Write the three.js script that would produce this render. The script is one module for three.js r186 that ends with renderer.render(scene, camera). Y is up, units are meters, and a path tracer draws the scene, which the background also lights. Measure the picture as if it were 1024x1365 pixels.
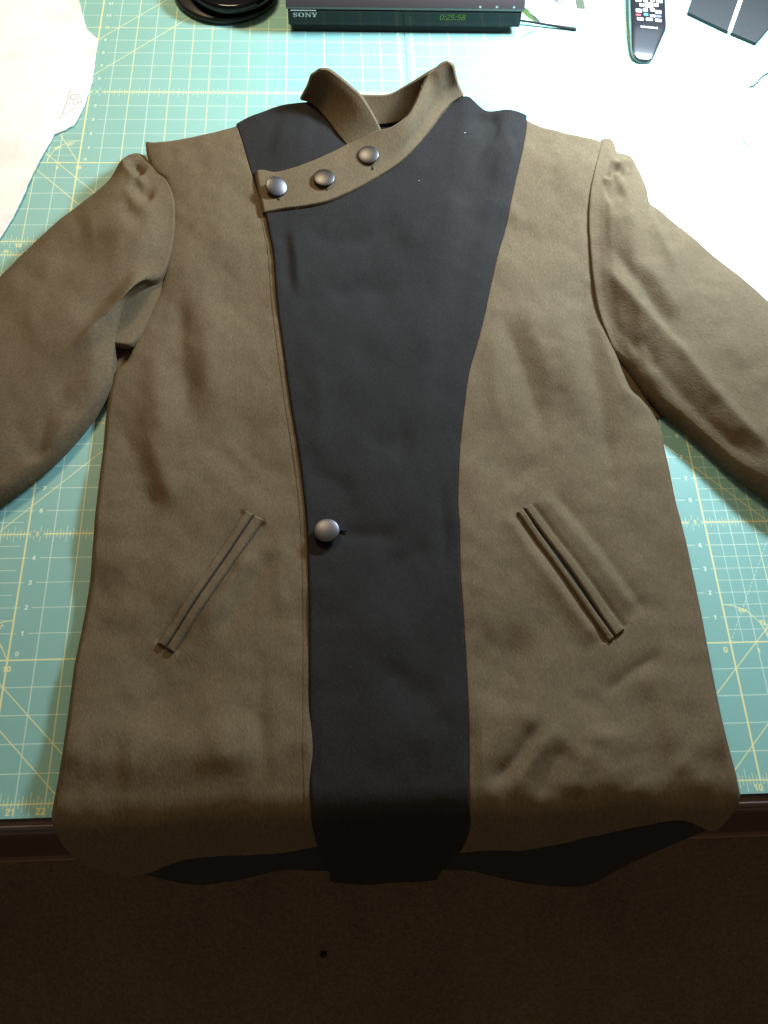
import * as THREE from 'three';
import { RoundedBoxGeometry } from 'three/addons/geometries/RoundedBoxGeometry.js';
import { mergeGeometries } from 'three/addons/utils/BufferGeometryUtils.js';
import { RectAreaLightUniformsLib } from 'three/addons/lights/RectAreaLightUniformsLib.js';
import { FontLoader } from 'three/addons/loaders/FontLoader.js';
import { TextGeometry } from 'three/addons/geometries/TextGeometry.js';

// ---------------------------------------------------------------- camera, lights, exposure
const scene = new THREE.Scene();
const IN = 0.0254, YM = 0.752;                       // an inch; height of the mats' printed face above the floor
const camera = new THREE.PerspectiveCamera(61.78, 768 / 1024, 0.02, 30);
camera.rotation.order = 'YXZ';
camera.position.set(0, YM + 0.7795, 0.10136);
camera.rotation.set(-1.12159, -0.11216, 0.08557);
camera.updateMatrixWorld(true);
const renderer = new THREE.WebGLRenderer({ antialias: true });
renderer.toneMapping = THREE.LinearToneMapping;
renderer.toneMappingExposure = 1.0;
renderer.shadowMap.enabled = true;
scene.background = new THREE.Color(0.150, 0.122, 0.092);   // even warm glow, added as fill light in place of the unseen room
RectAreaLightUniformsLib.init();

function areaLight(color, intensity, w, h, pos, target) {
  const l = new THREE.RectAreaLight(color, intensity, w, h);
  l.position.set(...pos); l.lookAt(...target); scene.add(l); return l;
}
const WARM = new THREE.Color().setRGB(1, 0.785, 0.49), COOL = new THREE.Color().setRGB(0.67, 0.85, 1.0);
const WARM_AT = [-0.30, YM + 1.35, -1.45], COOL_AT = [0.60, YM + 0.44, -0.98];
areaLight(WARM, 50, 0.34, 0.34, WARM_AT, [-0.30, YM, -1.45]);
areaLight(COOL, 385, 0.36, 0.08, COOL_AT, [0.38, YM, -0.68]);

// ---------------------------------------------------------------- helpers
const used = {};
const numbered = (n) => { const k = used[n] = (used[n] ?? -1) + 1; return k ? `${n}_${String(k).padStart(3, '0')}` : n; };
function thing(name, label, category, pos = [0, 0, 0], group) {
  const g = new THREE.Group(); g.name = numbered(name); g.position.set(...pos);
  g.userData = { label, category }; if (group) g.userData.group = group; scene.add(g); return g;
}
function part(name, geo, mat, parent, label) {
  const m = new THREE.Mesh(geo, mat); m.name = name; m.castShadow = m.receiveShadow = true;
  if (label) m.userData.label = label;
  parent.add(m); return m;
}
function solo(name, geo, mat, label, category, group) {
  const m = part(numbered(name), geo, mat, scene, label); m.userData.category = category; if (group) m.userData.group = group; return m;
}
function struct(name, geo, mat) { const m = part(name, geo, mat, scene); m.userData.kind = 'structure'; return m; }
function rng(seed) { let s = seed >>> 0; return () => { s = (s + 0x6D2B79F5) | 0; let t = Math.imul(s ^ (s >>> 15), 1 | s); t = (t + Math.imul(t ^ (t >>> 7), 61 | t)) ^ t; return ((t ^ (t >>> 14)) >>> 0) / 4294967296; }; }
const clamp = (x, a, b) => Math.min(b, Math.max(a, x)), lerp = (a, b, t) => a + (b - a) * t, smooth = (a, b, x) => { const t = clamp((x - a) / (b - a), 0, 1); return t * t * (3 - 2 * t); };
// lattice noise that repeats every n cells
function makeNoise(seed, n) {
  const r = rng(seed), v = new Float32Array(n * n); for (let i = 0; i < v.length; i++) v[i] = r() * 2 - 1;
  return (x, y) => {
    const xi = Math.floor(x), yi = Math.floor(y), fx = x - xi, fy = y - yi, sx = fx * fx * (3 - 2 * fx), sy = fy * fy * (3 - 2 * fy);
    const g = (a, b) => v[(((b % n) + n) % n) * n + ((a % n) + n) % n];
    return lerp(lerp(g(xi, yi), g(xi + 1, yi), sx), lerp(g(xi, yi + 1), g(xi + 1, yi + 1), sx), sy);
  };
}
function dataTex(size, fn, srgb, repeat = 1) {
  const d = new Uint8Array(size * size * 4);
  for (let y = 0; y < size; y++) for (let x = 0; x < size; x++) {
    const c = fn(x / size, y / size), i = (y * size + x) * 4;
    const [r, g, b] = Array.isArray(c) ? c : [c, c, c];
    d[i] = clamp(r, 0, 1) * 255; d[i + 1] = clamp(g, 0, 1) * 255; d[i + 2] = clamp(b, 0, 1) * 255; d[i + 3] = 255;
  }
  const t = new THREE.DataTexture(d, size, size); t.wrapS = t.wrapT = THREE.RepeatWrapping; t.magFilter = THREE.LinearFilter; t.minFilter = THREE.LinearMipmapLinearFilter; t.generateMipmaps = true;
  if (srgb) t.colorSpace = THREE.SRGBColorSpace; t.repeat.set(repeat, repeat); t.needsUpdate = true; return t;
}

// The photograph's camera was measured from the mats' inch grid; point(px, py, h) is where its ray meets the level h above the mats.
const FPX = 682.5 / Math.tan(THREE.MathUtils.degToRad(61.78 / 2));
function rayDir(px, py) { return new THREE.Vector3((px - 512) / FPX, -(py - 682.5) / FPX, -1).applyQuaternion(camera.quaternion); }
function point(px, py, h = 0) { const d = rayDir(px, py), t = (YM + h - camera.position.y) / d.y; return camera.position.clone().addScaledVector(d, t); }
function toPx(p) { const q = p.clone().sub(camera.position).applyQuaternion(camera.quaternion.clone().invert()); return [512 + FPX * q.x / -q.z, 682.5 - FPX * q.y / -q.z]; }

// ---------------------------------------------------------------- materials
const nA = makeNoise(11, 64), nB = makeNoise(23, 128), nC = makeNoise(37, 256), nD = makeNoise(51, 32);
const fbm = (x, y) => nA(x, y) * 0.5 + nB(x * 2.03, y * 2.03) * 0.3 + nC(x * 4.1, y * 4.1) * 0.2;
const white = (() => { const r = rng(5), v = new Float32Array(512 * 512); for (let i = 0; i < v.length; i++) v[i] = r(); return v; })();
const wn = (x, y) => white[(((y % 512) + 512) % 512) * 512 + ((x % 512) + 512) % 512];
// wool: short fibres lying mostly down the length, with felted clumps
const woolH = new Float32Array(512 * 512);
for (let y = 0; y < 512; y++) for (let x = 0; x < 512; x++) {
  let s = 0; const lean = Math.round(nD(x / 16, y / 16) * 3);
  for (let k = -2; k <= 2; k++) s += wn(x + Math.round(k * lean / 4), y + k) * 9 / 5;
  woolH[y * 512 + x] = (s / 9 - 0.5) * 1.5 + nC(x / 2, y / 2) * 0.10 + nC(x / 4 + 31, y / 4 + 17) * 0.06;
}
const woolAt = (u, v) => woolH[(Math.floor(v * 512) & 511) * 512 + (Math.floor(u * 512) & 511)];
const woolBump = dataTex(512, (u, v) => 0.5 + woolAt(u, v) * 0.9);
const woolColor = (base, amp, speck) => dataTex(512, (u, v) => {
  const g = 1 + woolAt(u, v) * amp + nB(u * 16, v * 16) * 0.015, s = wn(Math.floor(u * 512) * 3 + 7, Math.floor(v * 512) * 5 + 11) > 0.985 ? speck : 0;
  return base.map((c) => c * g + s);
}, true);
const wool = (hex, amp, speck, sheenHex, sheen) => {
  const c = new THREE.Color(hex).convertLinearToSRGB();
  return new THREE.MeshPhysicalMaterial({ map: woolColor([c.r, c.g, c.b], amp, speck), roughness: 0.92, bumpMap: woolBump, bumpScale: 0.00022, sheen, sheenColor: new THREE.Color(sheenHex), sheenRoughness: 0.45, specularIntensity: 0.35 });
};
const TILE = 0.30;                                    // metres per repeat of the wool
const M = {
  olive: wool('#60523e', 0.22, 0.05, '#948c7e', 0.42),
  black: wool('#242221', 0.28, 0.07, '#54504e', 0.28),
  lining: new THREE.MeshStandardMaterial({ color: '#1b1716', roughness: 0.95 }),  // below the hem this near-black stands in for deep shade on cloth
  thread: new THREE.MeshStandardMaterial({ color: '#0c0b0b', roughness: 0.9 }),
  gloss: new THREE.MeshPhysicalMaterial({ color: '#070708', roughness: 0.12, specularIntensity: 0.5, clearcoat: 0.15, clearcoatRoughness: 0.05 }),
  satinBlack: new THREE.MeshStandardMaterial({ color: '#0c0d0e', roughness: 0.38 }),
  dullBlack: new THREE.MeshStandardMaterial({ color: '#0a0a0a', roughness: 0.8 }),
  print: new THREE.MeshStandardMaterial({ color: '#d8d8d4', roughness: 0.6 }),
  white: new THREE.MeshStandardMaterial({ color: '#d9d9d6', roughness: 0.55 }),
};
const pewterNoise = dataTex(256, (u, v) => 0.5 + fbm(u * 16, v * 16) * 0.3 + (wn(Math.floor(u * 256), Math.floor(v * 256)) - 0.5) * 0.15);
M.pewter = new THREE.MeshStandardMaterial({ color: '#565455', metalness: 1, roughness: 0.42});

// ---------------------------------------------------------------- floor, table, mats
{
  const tex = dataTex(1024, (u, v) => {
    const f = 1 + (wn(Math.floor(u * 1024), Math.floor(v * 1024)) - 0.5) * 0.30 + nC(u * 256, v * 256) * 0.07 + fbm(u * 8, v * 8) * 0.12;
    return [0.42 * f, 0.345 * f, 0.26 * f];
  }, true, 4);
  const bump = dataTex(512, (u, v) => 0.5 + nC(u * 256, v * 256) * 0.3 + (wn(Math.floor(u * 512), Math.floor(v * 512)) - 0.5) * 0.6, false, 4);
  const g = new THREE.PlaneGeometry(4, 4); g.rotateX(-Math.PI / 2); g.translate(0, 0, -0.4);
  struct('floor', g, new THREE.MeshStandardMaterial({ map: tex, roughness: 1, bumpMap: bump, bumpScale: 0.002 }));
}
{
  const t = thing('table', 'dark brown work table carrying the green mats and the coat', 'table');
  const wood = dataTex(512, (u, v) => { const g = 1 + nB(u * 4, v * 64) * 0.16 + nC(u * 8, v * 200) * 0.12; return [0.24 * g, 0.165 * g, 0.12 * g]; }, true);
  const wm = new THREE.MeshPhysicalMaterial({ map: wood, roughness: 0.42, clearcoat: 0.3, clearcoatRoughness: 0.25 });
  const x0 = -1.15, x1 = 1.35, zb = -1.6, zf = 0.0165, W = x1 - x0, D = zf - zb;
  const top = new THREE.BoxGeometry(W, 0.028, D); top.translate((x0 + x1) / 2, 0.75 - 0.0145, (zf + zb) / 2);
  part('table_top', top, wm, t);
  // rounded front moulding with a bead along it
  const sh = new THREE.Shape(); sh.moveTo(0, -0.03); sh.lineTo(0, -0.0005);
  sh.lineTo(0.0012, 0.0); sh.quadraticCurveTo(0.0042, -0.0006, 0.0046, -0.005); sh.lineTo(0.0042, -0.0062); sh.quadraticCurveTo(0.0066, -0.0066, 0.0068, -0.009); sh.lineTo(0.0066, -0.027); sh.lineTo(0.004, -0.03);
  const tr = new THREE.ExtrudeGeometry(sh, { depth: W, bevelEnabled: false, curveSegments: 8 }); tr.rotateY(-Math.PI / 2); tr.scale(-1, 1, 1); 
  // extruded along z then turned: profile x becomes z
  { const p = tr.attributes.position; tr.computeBoundingBox(); const b = tr.boundingBox; for (let i = 0; i < p.count; i++) { p.setXYZ(i, p.getX(i) - b.min.x + x0, p.getY(i) + 0.7505, p.getZ(i) * (b.max.z > 0.001 ? 1 : -1) + zf + 0.0004); } tr.computeVertexNormals(); }
  part('front_moulding', tr, new THREE.MeshPhysicalMaterial({ color: '#4c3d35', roughness: 0.3, clearcoat: 0.5, clearcoatRoughness: 0.12, side: THREE.DoubleSide }), t);
  const ap = new THREE.BoxGeometry(W - 0.04, 0.222, 0.018); ap.translate((x0 + x1) / 2, 0.72 - 0.111 - 0.0005, zf - 0.003);
  part('apron', ap, wm, t);
  const lip = new RoundedBoxGeometry(W - 0.04, 0.008, 0.026, 2, 0.002); lip.translate((x0 + x1) / 2, 0.72 - 0.222 - 0.0055, zf - 0.002);
  part('bottom_rail', lip, new THREE.MeshStandardMaterial({ color: '#7a5e48', roughness: 0.45 }), t);  // paler colour stands for light caught along the lower edge
  for (const lx of [x0 + 0.05, x1 - 0.05]) for (const lz of [zb + 0.06, zf - 0.07]) { const g = new RoundedBoxGeometry(0.06, 0.72, 0.06, 2, 0.004); g.translate(lx, 0.36, lz); part('leg', g, wm, t); }
}
// the print of the mats: inch grid, eighth-inch rulers, half-inch field, angle lines and numbers
const MARGIN = 0.36, MARGIN_F = 0.45, MW = 36 + 2 * MARGIN, MH = 24 + MARGIN + MARGIN_F;
const MATC = '#85b5ad';
const matTex = (() => {
  const Wp = 2048, S = Wp / MW, Hp = Math.round(MH * S), c = document.createElement('canvas'); c.width = Wp; c.height = Hp;
  const k = c.getContext('2d'); k.fillStyle = MATC; k.fillRect(0, 0, Wp, Hp);
  const X = (u) => (u + MARGIN) * S, Y = (v) => Hp - (v + MARGIN_F) * S;
  const pale = 'rgba(216,234,212,0.85)', yel = 'rgba(236,229,168,0.92)';
  const line = (u0, v0, u1, v1, w, col, dash) => { k.strokeStyle = col; k.lineWidth = w * 0.88; k.setLineDash(dash || []); k.beginPath(); k.moveTo(X(u0), Y(v0)); k.lineTo(X(u1), Y(v1)); k.stroke(); };
  for (let v = 1; v < 24; v++) line(0, v, 36, v, v % 5 === 0 ? 2.6 : 1.9, v % 5 === 0 ? yel : pale);
  for (let u = 1; u < 36; u++) line(u, 0, u, 24, u % 2 ? 2.2 : 2.2, u % 5 === 0 ? yel : u % 2 ? pale : '#e9e6ae');
  for (const [u, w] of [[0, 3.2], [36, 3.2], [10, 4.2], [20, 4.2]]) line(u, 0, u, 24, w, yel);
  for (const [v, w] of [[0, 3.0], [24, 3.0], [10, 3.4], [5, 3.4]]) line(0, v, 36, v, w, yel);
  for (let v = 5.5; v < 15; v++) line(10, v, 19.8, v, 1.6, pale);
  for (let u = 10.5; u < 19; u++) line(u, 5, u, 15, 1.6, pale);
  // angle lines
  line(10, 14, 24, 0, 2.4, yel); line(6, 16.6, 22.6, 0, 2.4, yel); line(6, 0, 30, 24, 2.4, yel); line(8.8, 0, 32.8, 24, 2.4, yel);
  line(20, 5, 15.4, 13, 1.8, pale, [6, 4]); line(10, 5, 14.6, 13, 1.8, pale, [6, 4]); line(20, 5, 18.2, 8.1, 2, yel);
  k.setLineDash([]);
  for (const [cu, dir] of [[20, -1], [10, 1]]) { k.strokeStyle = yel; k.lineWidth = 2; k.beginPath(); k.arc(X(cu), Y(5), 1.5 * S, dir < 0 ? Math.PI : -Math.PI / 2, dir < 0 ? 1.5 * Math.PI : 0); k.stroke(); }
  // rulers
  const ticks = (v, signs, long) => { for (let i = 0; i <= 36 * 8; i++) { const u = i / 8, h = i % 8 === 0 ? 0.42 : i % 4 === 0 ? 0.40 : i % 2 === 0 ? 0.26 : 0.15; for (const s of signs) line(u, v, u, v + s * h * long * (i % 4 === 0 && long > 1 && s === signs[1] ? 0.5 : 1), 1.6, i % 4 ? 'rgba(236,231,175,0.85)' : pale); } };
  for (let i = 0; i <= 24 * 8; i++) { const v = i / 8, h = i % 8 === 0 ? 0.3 : i % 4 === 0 ? 0.3 : i % 2 === 0 ? 0.2 : 0.14; for (const [u, d] of [[0, -1], [36, 1]]) { line(u, v, u + d * h, v, 1.6, pale); line(u, v, u - d * h * 0.5, v, 1.6, pale); } }
  ticks(10, [1, -1], 0.85); ticks(0, [-1, 1], 1); ticks(24, [1, -1], 0.85);
  const num = (s, u, v, size, col, rot) => { k.save(); k.translate(X(u), Y(v)); if (rot) k.rotate(rot); k.font = `bold ${size}px sans-serif`; k.fillStyle = col; k.textAlign = 'center'; k.textBaseline = 'middle'; k.fillText(s, 0, 0); k.restore(); };
  const gap = (u, v, w) => { k.fillStyle = MATC; k.fillRect(X(u) - w * S / 2, Y(v) - 5, w * S, 10); };
  for (let v = 6; v < 24; v++) { for (const [u, d] of [[20, 1], [10, -1]]) { const n = v - 5; if (v !== 10) gap(u + 0.38 * d, v, 0.44); else gap(u + 0.38 * d, v, 0.5); num(String(n), u + 0.38 * d, v, 14, v % 5 ? '#e4f0dc' : yel); } }
  num('0', 20.3, 5.24, 15, pale); num('0', 9.75, 4.72, 17, yel);
  num('10', 20.02, 4.66, 16, yel);
  for (let n = 11; n < 20; n++) num(String(n - 10), n + 0.02, 4.66, 15, yel);
  for (let u = 1; u < 36; u++) { const on = 4; num(String(u), u - 0.12, -0.25, 17, yel); num(String(36 - u), u, 24.2, 14, yel); }
  num('60°', 18.9, 6.0, 13, yel, -0.5); num('45°', 19.5, 6.25, 13, yel, -0.2); num('60°', 10.75, 6.25, 13, yel, 0.3); num('45°', 11.45, 5.72, 13, yel, 0.8);
  const t = new THREE.CanvasTexture(c); t.colorSpace = THREE.SRGBColorSpace; t.anisotropy = 16; return t;
})();
const matScuff = dataTex(512, (u, v) => { const s = fbm(u * 8, v * 8) * 0.5 + fbm(u * 32, v * 32) * 0.25; return [0.5, 0.62 + s * 0.35, 0.5]; });
const matSurface = new THREE.MeshStandardMaterial({ map: matTex, roughness: 0.62, roughnessMap: matScuff, bumpMap: dataTex(256, (u, v) => wn(Math.floor(u * 256), Math.floor(v * 256)), false, 40), bumpScale: 0.00006 });
function cuttingMat(du, dv, th, label) {
  const g = new THREE.BoxGeometry(MW * IN, 0.0018, MH * IN, 1, 1, 1), p = g.attributes.position, uv = g.attributes.uv;
  for (let i = 0; i < p.count; i++) uv.setXY(i, p.getX(i) / (MW * IN) + 0.5, 0.5 - p.getZ(i) / (MH * IN));
  g.translate((MW / 2 - MARGIN) * IN, -0.0009, -(MH / 2 - MARGIN_F) * IN);
  const m = solo('cutting_mat', g, matSurface, label, 'cutting mat', 'green gridded cutting mats tiled over the table');
  m.position.set((du - 32.1715) * IN, YM, -dv * IN); m.rotation.y = th; return m;
}
cuttingMat(0, 0, 0, 'green cutting mat at the front left, under the left sleeve and left hem');
cuttingMat(-0.3646, 24.74, 0.0033, 'green cutting mat at the back left, under the white pattern paper');
cuttingMat(36.70, 0.04, 0, 'green cutting mat at the front right, beside the right side seam of the coat');
cuttingMat(36.3556, 24.76, 0.0015, 'green cutting mat at the back right, under the remote control');

// ---------------------------------------------------------------- the coat
// Cloth lies on the table and bends over its front edge: (x, s, h) is across, along, and above that bed.
const Z0 = -0.004, RB = 0.022, AMAX = 1.10;
function bed(x, s, h) {
  if (s <= Z0) return new THREE.Vector3(x, YM + h, s);
  const a = Math.min((s - Z0) / RB, AMAX), rest = Math.max(0, s - Z0 - RB * AMAX), c = Math.cos(a), n = Math.sin(a);
  return new THREE.Vector3(x, YM + RB * (c - 1) - rest * n + h * c, Z0 + RB * n + rest * c + h * n);
}
function toBed(px, py, h) {                           // the photograph's pixel as a place on the bed
  const p = point(px, py, h); if (p.z <= Z0) return new THREE.Vector3(p.x, p.z, h);
  const d = rayDir(px, py), o = camera.position; let prev = null;
  for (let s = Z0; s < 0.30; s += 0.0005) {
    const b = bed(0, s, h), t = (b.y - o.y) / d.y, e = o.z + d.z * t - b.z;
    if (prev !== null && (e > 0) !== (prev > 0)) return new THREE.Vector3(o.x + d.x * t, s, h);
    prev = e;
  }
  const t = (YM - 0.05 - o.y) / d.y; return new THREE.Vector3(o.x + d.x * t, 0.07, h);
}
function curve(pts, n, h0, warp) {
  const P = pts.map(([x, y, h]) => new THREE.Vector3(x, y, (h ?? h0) * 4000));
  const c = new THREE.CatmullRomCurve3(P, false, 'centripetal'), out = [];
  c.arcLengthDivisions = 400;
  for (let i = 0; i <= n; i++) { const q = c.getPointAt(warp(i / n)); out.push(toBed(q.x, q.y, q.z / 4000)); }
  return out;
}
// folds: ridges (a > 0) and valleys (a < 0), drawn along the cloth; widths in the photograph's pixels, a in millimetres
const folds = []; let foldGain = 2.0, foldWide = 1.25;
function fold(a, w, pts, soft = 0.3) {
  w *= foldWide;
  const seg = []; let L = 0; for (let i = 1; i < pts.length; i++) { const l = Math.hypot(pts[i][0] - pts[i - 1][0], pts[i][1] - pts[i - 1][1]); seg.push([pts[i - 1], pts[i], L, l]); L += l; }
  const xs = pts.map((p) => p[0]), ys = pts.map((p) => p[1]), m = w * 3;
  folds.push({ a: a / 1000 * foldGain, w, seg, L, soft, box: [Math.min(...xs) - m, Math.max(...xs) + m, Math.min(...ys) - m, Math.max(...ys) + m] });
}
function relief(px, py, set) {
  let h = 0;
  for (const f of set) {
    if (px < f.box[0] || px > f.box[1] || py < f.box[2] || py > f.box[3]) continue;
    let best = 1e9, bt = 0;
    for (const [p, q, l0, l] of f.seg) {
      const t = clamp(((px - p[0]) * (q[0] - p[0]) + (py - p[1]) * (q[1] - p[1])) / (l * l), 0, 1), d = Math.hypot(px - lerp(p[0], q[0], t), py - lerp(p[1], q[1], t));
      if (d < best) { best = d; bt = (l0 + t * l) / f.L; }
    }
    const end = f.soft ? smooth(0, f.soft, bt) * smooth(0, f.soft, 1 - bt) : 1;
    h += f.a * Math.exp(-(Math.hypot(best, 0.42 * f.w) - 0.42 * f.w) / (0.72 * f.w)) * end;   // a crest that is tighter than its flanks
  }
  return h;
}
// body, left of the opening
fold(-2.4, 17, [[236, 372], [240, 430], [246, 500], [250, 580]]); fold(2.6, 20, [[268, 380], [274, 470], [284, 570]]);
fold(2.4, 18, [[205, 450], [208, 520], [222, 600]]);
fold(-1.9, 19, [[158, 540], [176, 600], [192, 650], [212, 700]]); fold(2.6, 18, [[196, 560], [216, 630], [236, 690]]);
fold(-1.6, 22, [[285, 330], [300, 390], [322, 440]]); fold(-1.8, 26, [[345, 540], [320, 600], [290, 640]]);
fold(-1.1, 24, [[200, 640], [180, 700], [186, 750]]); fold(2.0, 26, [[150, 720], [165, 780], [160, 850]]);
fold(-1.7, 34, [[180, 850], [215, 920], [200, 990]]); fold(1.8, 34, [[270, 900], [300, 980], [310, 1050]]);
fold(1.6, 14, [[380, 700], [370, 760], [378, 830]]); fold(-1.4, 12, [[352, 860], [346, 950], [356, 1040]]);
fold(2.0, 10, [[345, 720], [300, 790], [262, 850]]); fold(-1.4, 9, [[366, 730], [322, 800], [285, 860]]);
fold(1.2, 24, [[250, 1035], [300, 1050], [360, 1042]]);
// right panel
fold(-2.8, 14, [[664, 410], [690, 470], [716, 540], [728, 600]]); fold(2.2, 17, [[690, 400], [716, 460], [745, 530]]); fold(2.0, 16, [[655, 420], [660, 500], [668, 580]]);
fold(-3.4, 15, [[776, 370], [782, 440], [798, 520], [812, 600], [822, 680]]); fold(2.8, 16, [[806, 400], [822, 480], [846, 570]]); fold(2.2, 22, [[745, 380], [752, 460], [772, 560]]);
fold(-1.9, 26, [[640, 600], [672, 615], [705, 650]]); fold(1.4, 11, [[720, 655], [790, 740], [850, 820]], 0.12); fold(-1.5, 8, [[736, 650], [806, 738], [866, 822]], 0.12); fold(1.8, 10, [[668, 680], [730, 770], [800, 860]], 0.12);
fold(-1.8, 16, [[690, 830], [676, 900], [664, 960]]); fold(2.0, 26, [[730, 850], [720, 920], [690, 1000]]);
fold(-2.3, 12, [[724, 955], [690, 1008], [648, 1056]]); fold(1.8, 13, [[742, 965], [706, 1020], [676, 1066]]); fold(-1.5, 12, [[756, 985], [734, 1030], [716, 1072]]); fold(1.6, 13, [[782, 990], [772, 1030], [760, 1066]]);
fold(-1.6, 10, [[890, 868], [850, 890], [800, 930]]); fold(-2.2, 24, [[850, 900], [870, 970], [880, 1040]]); fold(1.8, 26, [[810, 960], [820, 1010], [835, 1050]]);
fold(1.4, 22, [[780, 1040], [840, 1052], [880, 1040]]); fold(1.8, 22, [[890, 1010], [930, 1040], [960, 1044]]);
// black panel
fold(-2.0, 14, [[400, 300], [440, 322], [500, 312], [560, 280]]); fold(1.8, 20, [[520, 330], [580, 300], [630, 260]]); fold(-1.5, 14, [[600, 270], [640, 250], [668, 220]]);
fold(1.6, 8, [[388, 300], [396, 350], [400, 400]]); fold(-1.3, 8, [[378, 292], [384, 340], [388, 400]]);
fold(-1.6, 16, [[430, 400], [480, 380], [540, 390]]); fold(1.3, 24, [[480, 470], [530, 440], [600, 450]]); fold(-1.4, 18, [[480, 570], [510, 590], [560, 585]]);
fold(-1.3, 14, [[400, 620], [440, 640], [480, 660]]); fold(-1.2, 9, [[440, 706], [470, 712], [540, 716]]); fold(1.1, 14, [[420, 480], [430, 560], [420, 620]]); fold(-1.0, 10, [[586, 640], [594, 720], [590, 780]]);
fold(-1.2, 20, [[500, 880], [550, 920], [600, 930]]); fold(1.2, 30, [[460, 800], [500, 850], [560, 850]]); fold(-1.0, 16, [[500, 760], [540, 745], [580, 720]]);
fold(-2.0, 10, [[628, 150], [646, 160], [668, 156]]); fold(2.0, 16, [[648, 190], [662, 200], [690, 190]]);
fold(1.6, 20, [[360, 178], [390, 186], [420, 190]]);
for (const q of [[[326, 680], [207, 857]], [[353.5, 694], [232.5, 871]], [[686.5, 684], [810, 857.5]], [[710, 672], [835, 838.5]]]) { const gw = foldWide; foldWide = 1; fold(-1.1, 3.6, q, 0.03); foldWide = gw; }
const bodyFolds = folds.splice(0);
// left sleeve
foldGain = 1.3; foldWide = 1.05;
fold(-7, 7, [[176, 214], [180, 222], [192, 234]], 0.3); fold(4.5, 8, [[168, 208], [166, 222], [178, 236], [200, 246]], 0.3);
fold(-6, 10, [[176, 236], [186, 252], [206, 266]], 0.3); fold(3, 10, [[164, 246], [178, 268], [204, 286]], 0.3); fold(-4, 14, [[168, 254], [170, 280], [200, 300]]);
fold(5.5, 11, [[218, 350], [190, 378], [160, 404], [120, 446], [86, 474]]); fold(-4.5, 16, [[214, 322], [180, 352], [140, 390], [100, 430]]); fold(-3.5, 18, [[160, 430], [120, 470], [84, 510], [66, 560]]);
fold(-2.2, 12, [[66, 530], [56, 570], [50, 600], [56, 622]]); fold(2, 16, [[84, 540], [80, 580], [70, 610]]); fold(-3, 26, [[60, 350], [110, 330], [160, 320]]); fold(3, 30, [[100, 300], [140, 290], [180, 290]]); fold(-2.5, 20, [[20, 350], [60, 380], [100, 370]]);
fold(2.5, 30, [[20, 440], [60, 430], [110, 400]]); fold(-2.4, 18, [[8, 560], [30, 580], [48, 620]]);
const leftSleeveFolds = folds.splice(0);
fold(-4, 6, [[804, 232], [816, 236], [826, 222]], 0.3); fold(4.5, 5, [[800, 241], [814, 240], [828, 230]], 0.3); fold(4, 5, [[812, 216], [824, 222], [836, 214]], 0.3); fold(-3.5, 6, [[824, 236], [836, 230], [842, 216]], 0.3);
fold(-3.6, 13, [[806, 262], [820, 256], [832, 250]], 0.3); fold(2.5, 14, [[800, 292], [826, 294], [852, 280]]);
fold(-5, 13, [[800, 318], [824, 336], [852, 372], [876, 406], [896, 440], [930, 470]]); fold(4.6, 13, [[796, 338], [816, 370], [852, 408], [884, 438], [912, 472], [946, 516], [990, 566], [1040, 610]], 0.15);
fold(3.2, 14, [[840, 336], [868, 364], [894, 400], [910, 430]]); fold(-3, 15, [[800, 392], [824, 436], [852, 462], [890, 500], [930, 545], [980, 590], [1030, 630]], 0.2); fold(-1.8, 10, [[852, 440], [872, 470], [882, 496]]);
fold(4, 7, [[864, 274], [874, 302], [888, 332], [902, 366]]); fold(-3, 8, [[876, 276], [888, 306], [904, 336]]); fold(-2, 20, [[925, 335], [945, 352], [930, 392]]);
fold(1.2, 12, [[940, 546], [970, 570], [1000, 580]]); fold(2, 20, [[960, 440], [1000, 490], [1040, 520]]); fold(-2, 22, [[990, 470], [1020, 508], [1060, 530]]);
const rightSleeveFolds = folds.splice(0);

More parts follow.
